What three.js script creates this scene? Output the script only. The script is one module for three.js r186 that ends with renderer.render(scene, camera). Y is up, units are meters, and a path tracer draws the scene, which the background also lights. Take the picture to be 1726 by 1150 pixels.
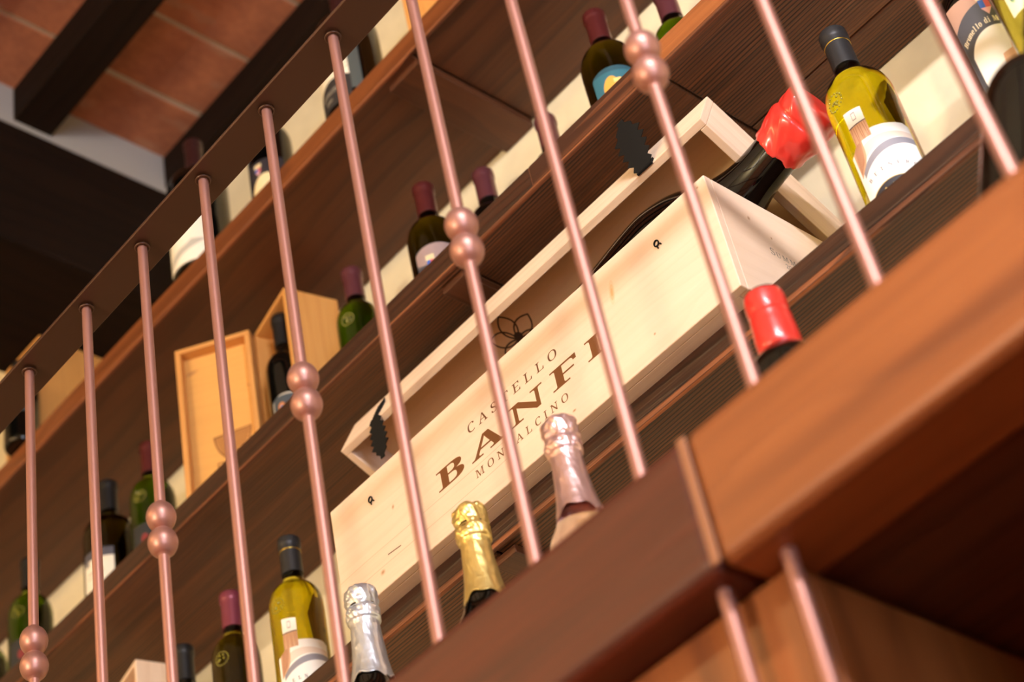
import * as THREE from 'three';
import { RoundedBoxGeometry } from 'three/addons/geometries/RoundedBoxGeometry.js';
import { mergeGeometries } from 'three/addons/utils/BufferGeometryUtils.js';
import { RectAreaLightUniformsLib } from 'three/addons/lights/RectAreaLightUniformsLib.js';

RectAreaLightUniformsLib.init();
const scene = new THREE.Scene();
const EYE = 1.2;                                   // height of the lens over the floor; every y below is measured from the lens
const V3 = (x, y, z) => new THREE.Vector3(x, y, z);

// ---------------------------------------------------------------- camera (a low viewpoint, looking up and left, rolled)
const camera = new THREE.PerspectiveCamera(19.587, 1726 / 1150, 0.05, 40);
camera.position.set(0, EYE, 0);
camera.up.set(0.58516, 0.73835, 0.33531);
camera.lookAt(-0.49304, EYE + 0.65223, -0.57577);
camera.focus = 2.33;
camera.userData.fStop = 3.8;

// ---------------------------------------------------------------- light
const renderer = new THREE.WebGLRenderer({ antialias: true });
renderer.toneMapping = THREE.LinearToneMapping;
renderer.toneMappingExposure = 0.82;
renderer.shadowMap.enabled = true;
scene.background = new THREE.Color().setRGB(0.75, 0.9, 1.2);
scene.backgroundIntensity = 13;                   // cool daylight through the unseen window at the right
const UNSEEN_LAMPS = [                                    // long horizontal lamps, unseen, placed to light the shelves
  { at: [0.65, 2.12, -0.05], length: 1.1, tilt: -0.4, radiance: 390, color: [1, 0.95, 0.99], label: 'unseen long linear lamp, out of view, lighting the shelves from the right' },
  { at: [-2.7, 2.42, 1.25], length: 1.1, tilt: -0.22, radiance: 105, color: [1, 0.62, 0.25], label: 'unseen shorter warm linear lamp, out of view, lighting the left end' },
];
const FILL = { at: [-1.3, 0.85, 2.8], power: 27, color: [1, 0.85, 0.62] };   // added fill globe, out of view, brightening shelf undersides and lid

// ---------------------------------------------------------------- helpers
const used = {};
function numbered(n) { used[n] = (used[n] ?? -1) + 1; return used[n] ? `${n}_${String(used[n]).padStart(3, '0')}` : n; }
function put(o) { o.position.y += EYE; scene.add(o); return o; }
function shadows(o) { o.traverse(m => { if (m.isMesh) { m.castShadow = true; m.receiveShadow = true; } }); return o; }
function thing(name, label, category, [x, y, z] = [0, 0, 0], turn = 0, group) {
  const o = new THREE.Group(); o.name = numbered(name); o.position.set(x, y, z); o.rotation.y = turn;
  o.userData = { label, category }; if (group) o.userData.group = group;
  return put(o);
}
function structure(name) { const o = new THREE.Group(); o.name = name; o.userData.kind = 'structure'; return put(o); }
function part(name, geo, mat, parent, label) {
  const m = new THREE.Mesh(geo, mat); m.name = name; m.castShadow = m.receiveShadow = true;
  if (label) m.userData.label = label;
  if (parent) parent.add(m); return m;
}
let seed = 7;
function rnd() { seed = (seed * 1664525 + 1013904223) >>> 0; return seed / 4294967296; }
const hash = (i, j, k) => { let h = (i * 374761393 + j * 668265263 + k * 2147483647) | 0; h = Math.imul(h ^ (h >>> 13), 1274126177); return ((h ^ (h >>> 16)) >>> 0) / 4294967296; };
function noise(x, y, k = 0) {
  const i = Math.floor(x), j = Math.floor(y); let u = x - i, v = y - j; u = u * u * (3 - 2 * u); v = v * v * (3 - 2 * v);
  const a = hash(i, j, k), b = hash(i + 1, j, k), c = hash(i, j + 1, k), d = hash(i + 1, j + 1, k);
  return a + (b - a) * u + (c - a) * v + (a - b - c + d) * u * v;
}
function fbm(x, y, k = 0, n = 4) { let s = 0, a = 0.5, t = 0; for (let i = 0; i < n; i++) { s += a * noise(x, y, k + i * 17); t += a; a *= 0.5; x *= 2.03; y *= 2.03; } return s / t; }
const mix = (a, b, t) => a + (b - a) * t, clamp = (x, a = 0, b = 1) => Math.min(b, Math.max(a, x)), smooth = (a, b, x) => { const t = clamp((x - a) / (b - a)); return t * t * (3 - 2 * t); };
function finish(tex, srgb) {
  tex.wrapS = tex.wrapT = THREE.MirroredRepeatWrapping; tex.magFilter = THREE.LinearFilter; tex.minFilter = THREE.LinearMipmapLinearFilter; tex.generateMipmaps = true; tex.anisotropy = 8;
  if (srgb) tex.colorSpace = THREE.SRGBColorSpace; tex.needsUpdate = true; return tex;
}
// a colour map and a height map computed together; f(u, v) -> [r, g, b, height] with sRGB 0..255 colours
function surface(w, h, f) {
  const c = new Uint8Array(w * h * 4), b = new Uint8Array(w * h * 4);
  for (let y = 0; y < h; y++) for (let x = 0; x < w; x++) {
    const p = f(x / w, y / h), i = (y * w + x) * 4;
    c[i] = clamp(p[0], 0, 255); c[i + 1] = clamp(p[1], 0, 255); c[i + 2] = clamp(p[2], 0, 255); c[i + 3] = 255;
    b[i] = b[i + 1] = b[i + 2] = clamp(p[3]) * 255; b[i + 3] = 255;
  }
  return { map: finish(new THREE.DataTexture(c, w, h), true), bump: finish(new THREE.DataTexture(b, w, h), false) };
}
// u along the grain (1.2 m per tile), v across it (0.3 m per tile)
function woodMaps(k, dark, light, { rings = 9, brushed = 0.6, w = 1024, h = 512, patchy = 0, streaky = 0.55 } = {}) {
  return surface(w, h, (u, v) => {
    const edge = smooth(0, 0.03, u) * smooth(1, 0.97, u);
    const wav = fbm(u * 2.2, v * 2.4, k, 3) * 1.6 + 0.25 * noise(u * 9, v * 3, k + 5);
    const r = (v * rings + wav * 1.7) % 1, late = smooth(0.45, 0.92, r) * (1 - smooth(0.94, 1, r));
    const fib = fbm(u * 9, v * 150, k + 30, 3), fine = noise(u * 26, v * 420, k + 60);
    const streak = fbm(u * 1.3, v * 9, k + 90, 3);
    let t = 0.55 + streaky * (streak - 0.5) - brushed * 0.55 * late * (1 - patchy * smooth(0.35, 0.62, fbm(u * 1.1, v * 7, k + 120, 2))) + 0.35 * (fib - 0.5) + 0.16 * (fine - 0.5);
    t = clamp(t);
    const hgt = 0.55 + 0.35 * late + 0.35 * (fib - 0.5) + 0.2 * (fine - 0.5);
    return [mix(dark[0], light[0], t), mix(dark[1], light[1], t), mix(dark[2], light[2], t), hgt * (0.5 + 0.5 * edge)];
  });
}
// box with uv in metres of grain; axis = direction of the grain
function uvWood(geo, axis = 'x', Lu = 1.2, Lv = 0.3, ou = rnd(), ov = rnd()) {
  const p = geo.attributes.position, n = geo.attributes.normal, uv = new Float32Array(p.count * 2);
  const g = 'xyz'.indexOf(axis), o = [0, 1, 2].filter(i => i !== g);
  for (let i = 0; i < p.count; i++) {
    const P = [p.getX(i), p.getY(i), p.getZ(i)], N = [Math.abs(n.getX(i)), Math.abs(n.getY(i)), Math.abs(n.getZ(i))];
    const d = N.indexOf(Math.max(...N));
    if (d === g) { uv[2 * i] = P[o[0]] / (Lu * 0.2) + ou; uv[2 * i + 1] = P[o[1]] / Lv + ov; }
    else { uv[2 * i] = P[g] / Lu + ou; uv[2 * i + 1] = (d === o[0] ? P[o[1]] + 0.13 : P[o[0]]) / Lv + ov; }
  }
  geo.setAttribute('uv', new THREE.BufferAttribute(uv, 2)); return geo;
}
// box given by its two opposite corners
function box(x0, x1, y0, y1, z0, z1, r = 0.002, axis = 'x', Lu, Lv) {
  const w = x1 - x0, h = y1 - y0, d = z1 - z0, m = Math.min(w, h, d);
  const g = new RoundedBoxGeometry(w, h, d, r > 0.006 ? 5 : 2, Math.min(r, m * 0.49));
  g.translate((x0 + x1) / 2, (y0 + y1) / 2, (z0 + z1) / 2);
  return uvWood(g, axis, Lu, Lv);
}
function lathe(pts, seg = 56) { return new THREE.LatheGeometry(pts.map(p => new THREE.Vector2(Math.max(p[0], 0), p[1])), seg); }
// smooth a coarse profile with a spline through its points
function spline(pts, n = 60) { return new THREE.CatmullRomCurve3(pts.map(p => V3(p[0], p[1], 0)), false, 'centripetal').getPoints(n).map(p => [p.x, p.y]); }
function canvasTex(w, h, draw) {
  const c = document.createElement('canvas'); c.width = w; c.height = h; const x = c.getContext('2d'); draw(x, w, h);
  const t = new THREE.CanvasTexture(c); t.colorSpace = THREE.SRGBColorSpace; t.anisotropy = 8; t.generateMipmaps = true; t.minFilter = THREE.LinearMipmapLinearFilter; return t;
}
const std = o => new THREE.MeshStandardMaterial(o), phys = o => new THREE.MeshPhysicalMaterial(o), lin = (r, g, b) => new THREE.Color().setRGB(r, g, b);

// ---------------------------------------------------------------- materials
const W8 = woodMaps(8, [34, 17, 9], [78, 43, 24], { rings: 16, brushed: 0.6, w: 1024, h: 256 });
const W1 = woodMaps(1, [28, 13, 6], [150, 92, 51], { rings: 54, brushed: 1.15, w: 1024, h: 1024, patchy: 0.75 });
const W2 = woodMaps(2, [58, 29, 14], [108, 61, 31], { rings: 7, brushed: 0.45 });
const W10 = woodMaps(10, [112, 62, 30], [176, 108, 58], { rings: 7, brushed: 0.6, w: 1024, h: 256 });
const W6 = woodMaps(6, [62, 32, 18], [170, 100, 58], { rings: 5, brushed: 0.9, w: 512, h: 256, streaky: 1.6 });
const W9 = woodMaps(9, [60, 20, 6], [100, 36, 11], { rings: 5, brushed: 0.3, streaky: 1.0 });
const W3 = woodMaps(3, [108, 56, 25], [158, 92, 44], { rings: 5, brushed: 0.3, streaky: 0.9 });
const W7 = woodMaps(7, [196, 134, 68], [222, 166, 92], { rings: 9, brushed: 0.32 });
const W4 = woodMaps(4, [212, 182, 152], [240, 215, 190], { rings: 9, brushed: 0.32 });
const W5 = woodMaps(5, [18, 9, 4], [36, 21, 11], { rings: 6, brushed: 0.5 });
const woodMat = (m, rough, bs, extra) => std({ map: m.map, bumpMap: m.bump, bumpScale: bs, roughness: rough, ...extra });
const M = {
  shelfRough: woodMat(W1, 0.5, 0.0012), shelf: woodMat(W2, 0.48, 0.0006), beam: woodMat(W3, 0.42, 0.0005), beamDark: woodMat(W9, 0.5, 0.0005), pine: woodMat(W4, 0.62, 0.0003),
  oldBeam: phys({ map: W5.map, bumpMap: W5.bump, bumpScale: 0.0015, roughness: 0.8, specularIntensity: 0.25 }),
  cabinet: woodMat(W3, 0.4, 0.0004),
  litTanEdge: woodMat(W10, 0.45, 0.0006), brownEdge: woodMat(W10, 0.45, 0.0006, { color: lin(0.66, 0.6, 0.55) }), frontEdge: woodMat(W8, 0.45, 0.0008), wornWood: woodMat(W6, 0.5, 0.001),
  copper: std({ color: lin(0.4, 0.198, 0.162), metalness: 0.7, roughness: 0.42 }),
  railIron: std({ color: lin(0.07, 0.031, 0.018), metalness: 0.3, roughness: 0.33 }),
  blackIron: phys({ color: lin(0.005, 0.005, 0.005), roughness: 0.7, specularIntensity: 0.4 }),
  steel: std({ color: lin(0.5, 0.5, 0.5), metalness: 1, roughness: 0.4 }),
};
const plasterMaps = surface(512, 512, (u, v) => {
  const a = fbm(u * 6, v * 6, 11, 5), b = fbm(u * 40, v * 40, 12, 3), k = 0.9 + 0.14 * (a - 0.5) + 0.05 * (b - 0.5);
  return [246 * k, 232 * k, 196 * k, 0.5 + 0.5 * (a - 0.5) + 0.35 * (b - 0.5)];
});
M.plaster = std({ map: plasterMaps.map, bumpMap: plasterMaps.bump, bumpScale: 0.002, roughness: 0.9 });
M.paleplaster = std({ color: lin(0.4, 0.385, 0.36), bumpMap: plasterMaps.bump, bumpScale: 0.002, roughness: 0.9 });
const terraMaps = [0, 1, 2].map(k => surface(256, 256, (u, v) => {
  const a = fbm(u * 3, v * 5, 21 + k * 5, 4), b = fbm(u * 24, v * 30, 22 + k, 3), t = 0.5 + 1.1 * (a - 0.5) + 0.5 * (b - 0.5), m = smooth(0.62, 0.8, fbm(u * 4, v * 4, 70 + k, 3));
  return [mix(mix(140, 188, t), 172, m * 0.5), mix(mix(84, 118, t), 128, m * 0.5), mix(mix(58, 80, t), 102, m * 0.5), 0.5 + 0.5 * (b - 0.5)];
}));
M.terra = terraMaps.map(t => std({ map: t.map, bumpMap: t.bump, bumpScale: 0.001, roughness: 0.85 }));
M.stone = std({ map: plasterMaps.map, color: lin(0.72, 0.7, 0.68), roughness: 0.45 });  // for the unseen counter top, pale to bounce light onto the shelf above
M.mortar = std({ color: lin(0.5, 0.43, 0.34), roughness: 0.95 });
const glassOf = (c, d) => phys({ color: 0xffffff, transmission: 1, thickness: 0.07, ior: 1.38, roughness: 0.02, attenuationColor: lin(...c), attenuationDistance: d, specularIntensity: 1 });
M.amberWine = glassOf([0.66, 0.575, 0.01], 0.058);
M.greenGlass = glassOf([0.2, 0.3, 0.01], 0.036);
M.oliveGlass = glassOf([0.2, 0.165, 0.008], 0.034);
M.roseGlass = glassOf([0.85, 0.55, 0.5], 0.08);
M.paleGlass = glassOf([0.55, 0.5, 0.12], 0.06);
M.darkGlass = phys({ color: lin(0.0018, 0.002, 0.0015), roughness: 0.05 });
M.brownGlass = phys({ color: lin(0.0015, 0.0012, 0.001), roughness: 0.05 });
const cap = (r, g, b, rough = 0.38, metal = 0.35) => std({ color: lin(r, g, b), roughness: rough, metalness: metal });
M.capBlack = cap(0.009, 0.009, 0.01, 0.42, 0.2); M.capGrey = cap(0.03, 0.03, 0.032, 0.4, 0.4); M.capWine = cap(0.1, 0.017, 0.017, 0.32, 0.35);
M.capDark = cap(0.035, 0.009, 0.009, 0.4, 0.2); M.capPlum = cap(0.12, 0.033, 0.042, 0.34, 0.35); M.capRose = cap(0.2, 0.04, 0.065, 0.34, 0.35);
M.gold = std({ color: lin(0.62, 0.44, 0.08), metalness: 1, roughness: 0.3 });
const foilBump = surface(256, 256, (u, v) => { const a = fbm(u * 14, v * 9, 41, 3), b = fbm(u * 5, v * 22, 42, 3); return [0, 0, 0, 0.5 + 0.8 * (Math.abs(a - 0.5) - 0.1) + 0.6 * (b - 0.5)]; }).bump;
const foil = (r, g, b) => std({ color: lin(r, g, b), metalness: 0.85, roughness: 0.32, bumpMap: foilBump, bumpScale: 0.0016 });
M.foilSilver = foil(0.74, 0.8, 0.9); M.foilGold = foil(0.86, 0.66, 0.24); M.foilPink = foil(0.82, 0.56, 0.55);
M.wax = phys({ color: lin(0.72, 0.035, 0.025), roughness: 0.32, clearcoat: 0.6, clearcoatRoughness: 0.15 });
M.waxDark = phys({ color: lin(0.2, 0.012, 0.015), roughness: 0.35, clearcoat: 0.6 });

// ---------------------------------------------------------------- the room
const ZW = -1.679, TILE_Y = 3.012, XR = 3.1, XL = -4.6, ZF = 3.6;
{
  const w = structure('wall_back'); part('plaster', box(XL - 0.2, XR + 0.2, -EYE, 3.2, ZW - 0.2, ZW, 0.001, 'x', 1.3, 1.3), M.plaster, w);
  const l = structure('wall_left'); part('plaster', box(XL - 0.2, XL, -EYE, 3.2, ZW - 0.2, ZF + 0.2, 0.001, 'z', 1.3, 1.3), M.plaster, l);
  const f = structure('wall_front'); part('plaster', box(XL - 0.2, XR + 0.2, -EYE, 3.2, ZF, ZF + 0.2, 0.001, 'x', 1.3, 1.3), M.plaster, f);
  // right wall with an unseen window, placed to give cool light from there
  const [z0, z1, y0, y1] = [0.5, 2.1, -0.4, 1.7], r = structure('wall_right');
  part('plaster', mergeGeometries([
    box(XR, XR + 0.2, -EYE, 3.2, ZW - 0.2, z0, 0.001, 'z', 1.3, 1.3), box(XR, XR + 0.2, -EYE, 3.2, z1, ZF + 0.2, 0.001, 'z', 1.3, 1.3),
    box(XR, XR + 0.2, -EYE, y0, z0, z1, 0.001, 'z', 1.3, 1.3), box(XR, XR + 0.2, y1, 3.2, z0, z1, 0.001, 'z', 1.3, 1.3)]), M.plaster, r);
  const win = structure('unseen_window_1'), q = 0.05, zm = (z0 + z1) / 2;  // out of view, lights the right-facing sides with cool daylight
  for (const b of [[z0, z1, y0, y0 + q], [z0, z1, y1 - q, y1], [z0, z0 + q, y0 + q, y1 - q], [z1 - q, z1, y0 + q, y1 - q], [zm - 0.03, zm + 0.03, y0 + q, y1 - q]])
    part('frame', box(XR + 0.06, XR + 0.12, b[2], b[3], b[0], b[1], 0.004, 'y'), M.shelf, win);
  const paneMat = phys({ color: 0xffffff, transmission: 1, thickness: 0, roughness: 0.0, ior: 1.5 });
  for (const [a, b] of [[z0 + q, zm - 0.03], [zm + 0.03, z1 - q]]) { const g = new THREE.PlaneGeometry(b - a, y1 - y0 - 2 * q); g.rotateY(-Math.PI / 2); g.translate(XR + 0.09, (y0 + y1) / 2, (a + b) / 2); part('pane', g, paneMat, win); }
  const fl = structure('floor'); part('screed', box(XL - 0.2, XR + 0.2, -EYE - 0.1, -EYE, ZW - 0.2, ZF + 0.2, 0.001, 'x', 1.3, 1.3), std({ map: terraMaps[0].map, roughness: 0.6 }), fl);
}
// ceiling: terracotta tiles laid over joists, mortar slab above
const JOISTS = []; for (let z = -1.657; z < ZF; z += 0.341) JOISTS.push(z);      // front face of each joist
const BEAM_X = -2.211;
{
  const c = structure('ceiling');
  part('slab', box(XL - 0.2, XR + 0.2, TILE_Y + 0.0045, TILE_Y + 0.19, ZW - 0.2, ZF + 0.2, 0.001, 'x', 1.3, 1.3), M.mortar, c);
  const shapes = [0, 1].map(k => { const g = new RoundedBoxGeometry(0.156, 0.03, 0.296, 2, 0.003); g.rotateY(k * Math.PI); return g; });
  for (let b = 0; b < 3; b++) {
    const zc = JOISTS[b] + 0.341 / 2 - 0.04, x0 = BEAM_X - 0.12 + [0, 0.018, 0.05][b];
    for (let i = 0; i < (b < 2 ? 16 : 9); i++) {
      const m = part('tile', shapes[i % 2], M.terra[(i * 2 + b) % 3], c);
      m.position.set(x0 + i * 0.1655 + (rnd() - 0.5) * 0.003, TILE_Y + 0.015 + rnd() * 0.0015, zc + (rnd() - 0.5) * 0.004); m.rotation.y = (rnd() - 0.5) * 0.012;
    }
  }
  const bm = thing('ceiling_beam', 'thick dark old timber beam running under the joists at upper left', 'beam');
  part('timber', box(BEAM_X - 0.32, BEAM_X, 2.59, 2.905, ZW, ZF, 0.006, 'z'), M.oldBeam, bm);
  const names = ['dark joist right against the shelf wall, behind the red-topped bottle', 'dark ceiling joist between two strips of terracotta tiles at top left'];
  JOISTS.forEach((z, i) => {
    if (i > 3) return;
    const j = thing('ceiling_joist', names[i] || ['third ceiling joist out from the shelf wall, beyond the top left of view', 'fourth ceiling joist out from the shelf wall, outside the view'][i - 2], 'joist');
    part('timber', box(BEAM_X - 0.1, XR, 2.922, TILE_Y + 0.004, Math.max(z - 0.081, ZW - 0.1), z, 0.003, 'x'), M.oldBeam, j);
  });
  // plaster infill over the main beam, between the joists
  for (let b = 0; b < 3; b++) {
    const t = structure(`trim_${b + 1}`);
    part('plaster', box(BEAM_X - 0.3, BEAM_X - 0.004, 2.905, TILE_Y + 0.006, JOISTS[b], JOISTS[b + 1] - 0.081, 0.002, 'z', 1.3, 1.3), M.paleplaster, t);
  }
  const t = structure('trim_4'); part('plaster', box(BEAM_X - 0.3, BEAM_X - 0.003, 2.905, 2.9215, ZW, 1.2, 0.002, 'z', 1.3, 1.3), M.paleplaster, t);
}

// ---------------------------------------------------------------- wall shelves
const YS = 1.4014, YA = 1.8533, YB = 2.2952, ZFRONT = -1.43;
function shelf(y0, y1, splits, label, mats, battens, lip, fronts, groove) {
  const s = thing('wall_shelf', label, 'shelf');
  for (let i = 0; i + 1 < splits.length; i++) {
    const g = 0.0012, bw = ZFRONT - ZW, a = splits[i] + (i ? g : 0), b = splits[i + 1] - g;
    const zs = groove && i === splits.length - 2 ? [ZW + 0.001, groove, ZFRONT] : [ZW + 0.001, ZFRONT];
    for (let k = 0; k + 1 < zs.length; k++) part('board', box(a, b, y0 + (i % 2) * 0.001, y1, zs[k] + (k ? 0.0012 : 0), zs[k + 1], 0.003, 'x'), mats[i % mats.length], s);
  }
  for (const [a, b, m] of fronts) part('front_edge', box(a + 0.0006, b, y0 + lip + 0.0006, y1 - 0.0005, ZFRONT - 0.01, ZFRONT + 0.0008, 0.002, 'x'), m, s);
  if (lip) part('worn_edge', box(-3.6, 0.6, y0 - 0.0006, y0 + lip, ZFRONT - 0.006, ZFRONT + 0.0012, 0.003, 'x'), M.wornWood, s, 'paler worn lower edge');
  for (const [a, b] of battens) part('batten', box(a, b, y0 - 0.012, y0, ZW + 0.001, ZFRONT - 0.014, 0.0015, 'z', 1.2, 0.3), M.shelf, s);
  return s;
}
shelf(1.3621, YS, [-3.6, -1.33, 0.6], 'wooden wall shelf carrying the long open pine case', [M.shelfRough, M.shelfRough], [[-1.345, -1.305]], 0.009, [[-3.6, 0.6, M.frontEdge]]);
shelf(1.8118, YA, [-3.6, -1.292, -0.898, 0.6], 'wooden wall shelf just above the long pine case, carrying the crate with the opened lid', [M.shelfRough, M.shelfRough, M.shelfRough], [[-1.337, -1.2925]], 0.005, [[-3.6, -1.13, M.frontEdge], [-1.13, -0.9, M.wornWood], [-0.9, 0.6, M.litTanEdge]], -1.606);  // front edge steps from dark to tan, painting the light at its right
shelf(2.2508, YB, [-3.6, -1.292, 0.6], 'topmost wooden wall shelf, partly hidden by the handrail', [M.shelf, M.shelf], [[-1.36, -1.2935]], 0.004, [[-3.6, 0.6, M.brownEdge]]);

// ---------------------------------------------------------------- deep lower counter with its front beam, cabinet below
{
  const c = thing('counter', 'deep lower counter with a thick reddish brown front beam in the foreground', 'counter');
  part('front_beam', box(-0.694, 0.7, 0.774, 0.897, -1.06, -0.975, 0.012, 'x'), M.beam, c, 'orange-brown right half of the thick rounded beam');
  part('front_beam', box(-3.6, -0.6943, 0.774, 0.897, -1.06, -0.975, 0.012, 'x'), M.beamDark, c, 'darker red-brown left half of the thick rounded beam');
  part('top', box(-3.6, 0.7, 0.83, 0.91, ZW + 0.002, -1.061, 0.004, 'x'), M.stone, c, 'pale stone counter top, out of view, placed to bounce light up to the shelf');
  part('soffit', box(-3.6, 0.7, 0.782, 0.83, ZW + 0.002, -1.061, 0.002, 'x'), M.shelf, c);
  part('strap', box(-0.6995, -0.6905, 0.778, 0.894, -0.9765, -0.9742, 0.001, 'y'), std({ color: lin(0.27, 0.11, 0.052), roughness: 0.5 }), c, 'thin pale upright strap on the beam face');
  const cabinet = (label, x0, x1, n, wood) => {         // carcass of one wood, doors along its front
    const k = thing('cabinet', label, 'cabinet'), w = (x1 - x0) / n;
    for (const x of [x0, x1 - 0.036]) part('end_panel', box(x, x + 0.036, -EYE, 0.7725, ZW + 0.002, -1.041, 0.003, 'y'), wood, k);
    for (let i = 0; i < n; i++) part('door', box(x0 + i * w + (i ? 0.002 : 0), x0 + (i + 1) * w - (i < n - 1 ? 0.002 : 0), -EYE + 0.08, 0.7725, -1.04, -1.02, 0.002, 'y'), wood, k);
    part('plinth', box(x0 + 0.036, x1 - 0.036, -EYE, -EYE + 0.08, -1.2, -1.045, 0.002, 'x'), wood, k);
    part('base', box(x0 + 0.036, x1 - 0.036, -EYE + 0.08, -EYE + 0.1, ZW + 0.002, -1.045, 0.002, 'x'), wood, k);
    return k;
  };
  const k = cabinet('orange-brown cabinet under the counter at the bottom edge, with two upright bars', -3.06, -0.664, 4, M.cabinet);
  cabinet('unseen brown cabinet, out of view, placed to keep light out of the niche', -0.33, 0.7, 2, M.shelf);  // out of view, shades the niche from the window side
  const p = thing('unseen_panel', 'unseen wooden panel placed to darken the back of the niche under the counter', 'panel');  // unseen, covers bright plaster so the niche stays dark
  part('sheet', box(-0.662, -0.332, -EYE, 0.772, ZW + 0.002, ZW + 0.014, 0.002, 'y'), M.shelf, p);
  for (const [x, z] of [[-0.713, -1.0], [-0.654, -1.006]]) { const g = new THREE.CylinderGeometry(0.006, 0.006, 1.97, 20); g.translate(x, 0.773 - 0.985, z); part('bar', g, M.copper, k, 'copper-painted upright bar'); }
}

// ---------------------------------------------------------------- balustrade
{
  const b = thing('balustrade', 'copper-painted iron balustrade with a flat handrail in front of the shelves', 'railing');
  part('handrail', box(-3.4, 0.6, 1.714, 1.7195, -1.0325, -0.982, 0.0015, 'x'), M.railIron, b, 'flat dark brown handrail');
  const R = 0.006, y0 = 0.8972, y1 = 1.7138;
  const rod = new THREE.CylinderGeometry(R, R, y1 - y0, 24), ring = new THREE.TorusGeometry(0.0078, 0.0018, 10, 28); ring.rotateX(Math.PI / 2);
  const knobG = lathe(spline([[0.006, -0.0185], [0.0078, -0.0165], [0.0092, -0.0155], [0.0135, -0.0105], [0.0163, 0], [0.0135, 0.0105], [0.0092, 0.0155], [0.0078, 0.0165], [0.006, 0.0185]], 26), 32);
  const xs = [-0.381, -0.5075, -0.633, -0.7585, -0.885, -1.0105, -1.137, -1.264, -1.3935, -1.518, -1.653];
  xs.forEach((x, i) => {
    const m = part('baluster', rod, M.copper, b); m.position.set(x, (y0 + y1) / 2, -1.0);
    const t = part('collar', ring, M.railIron, m); t.position.y = (y1 - y0) / 2 - 0.003;
    if (i % 2 === 0 && i > 0) for (const y of [1.2695, 1.3035]) { const kn = part('knob', knobG, M.copper, m); kn.position.y = y - (y0 + y1) / 2; }
  });
}

// ---------------------------------------------------------------- bottles
function bordeaux(R, H, rn = 0.0145) {           // radius, height, neck radius
  const s = H / 0.305;
  return [[0, 0.004], [R * 0.55, 0.001], [R * 0.86, 0], [R * 0.97, 0.003], ...spline([[R, 0.009], [R, 0.05 * s], [R, 0.12 * s], [R, 0.18 * s], [R * 0.985, 0.193 * s], [R * 0.92, 0.2045 * s], [R * 0.79, 0.2145 * s], [mix(R, rn, 0.62), 0.2215 * s], [mix(R, rn, 0.88), 0.226 * s], [rn * 1.04, 0.234 * s], [rn, 0.25 * s], [rn * 0.97, 0.296 * s]], 64), [rn * 1.1, 0.297 * s], [rn * 1.1, 0.304 * s], [rn, H], [0, H]];
}
function capsule(H, rn, len, cut = 0) {           // foil sleeve over the neck, with its ring bead
  const s = H / 0.305, r = rn + 0.0011, y1 = H + 0.0008, y0 = H - len, w = rn * 1.1 + 0.0011;
  return [[rn * 0.9, y0], [r * 1.02, y0], [r * 1.02, y0 + 0.001], [r, y1 - 0.017 * s], [w, y1 - 0.0145 * s], [w * 1.01, y1 - 0.009 * s], [w * 0.985, y1 - 0.0085 * s], [w, y1 - 0.0075 * s], [w * 0.99, y1 - 0.002], [w * 0.93, y1 - 0.0004], [w * 0.8, y1], [0, y1 - 0.0006]];
}
// paper that follows the glass: centre angle, width (radians), bottom, top (number or function of 0..1)
function paper(R, mid, width, y0, top, n = 36) {
  const f = typeof top === 'function' ? top : () => top, pos = [], uv = [], idx = [];
  const ys = [...Array(n + 1).keys()].map(i => f(i / n)), hi = Math.max(...ys);
  for (let i = 0; i <= n; i++) for (const t of [0, 1]) {
    const a = mid + width * (i / n - 0.5), y = t ? ys[i] : y0;
    pos.push(Math.sin(a) * R, y, Math.cos(a) * R); uv.push(i / n, (y - y0) / (hi - y0));
  }
  for (let i = 0; i < n; i++) { const a = 2 * i; idx.push(a, a + 2, a + 1, a + 1, a + 2, a + 3); }
  const g = new THREE.BufferGeometry(); g.setAttribute('position', new THREE.Float32BufferAttribute(pos, 3)); g.setAttribute('uv', new THREE.Float32BufferAttribute(uv, 2)); g.setIndex(idx); g.computeVertexNormals(); return g;
}
const paperMat = draw => std({ map: canvasTex(384, 384, draw), roughness: 0.6, side: THREE.DoubleSide });
const fill = (x, c, a, b, w, h) => { x.fillStyle = c; x.fillRect(a, b, w, h); };
function arcText(x, s, cx, cy, r, mid, step, up = 1) { [...s].forEach((ch, i) => { const a = mid + (i - (s.length - 1) / 2) * step * up; x.save(); x.translate(cx + Math.cos(a) * r, cy + Math.sin(a) * r); x.rotate(a + Math.PI / 2 * up); x.fillText(ch, 0, 0); x.restore(); }); }
function crest(x, cx, cy, s) {
  fill(x, '#d9c9a0', cx - s, cy - s * 1.3, 2 * s, s * 0.9); x.fillStyle = '#3b62b8'; x.fillRect(cx - s * 0.8, cy - s * 0.4, s * 0.8, s * 0.9); x.fillStyle = '#c0565e'; x.fillRect(cx, cy - s * 0.4, s * 0.8, s * 0.9);
  x.fillStyle = '#d7a2a6'; x.beginPath(); x.moveTo(cx - s * 0.8, cy + s * 0.5); x.lineTo(cx + s * 0.8, cy + s * 0.5); x.lineTo(cx, cy + s * 1.3); x.fill();
}
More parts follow.
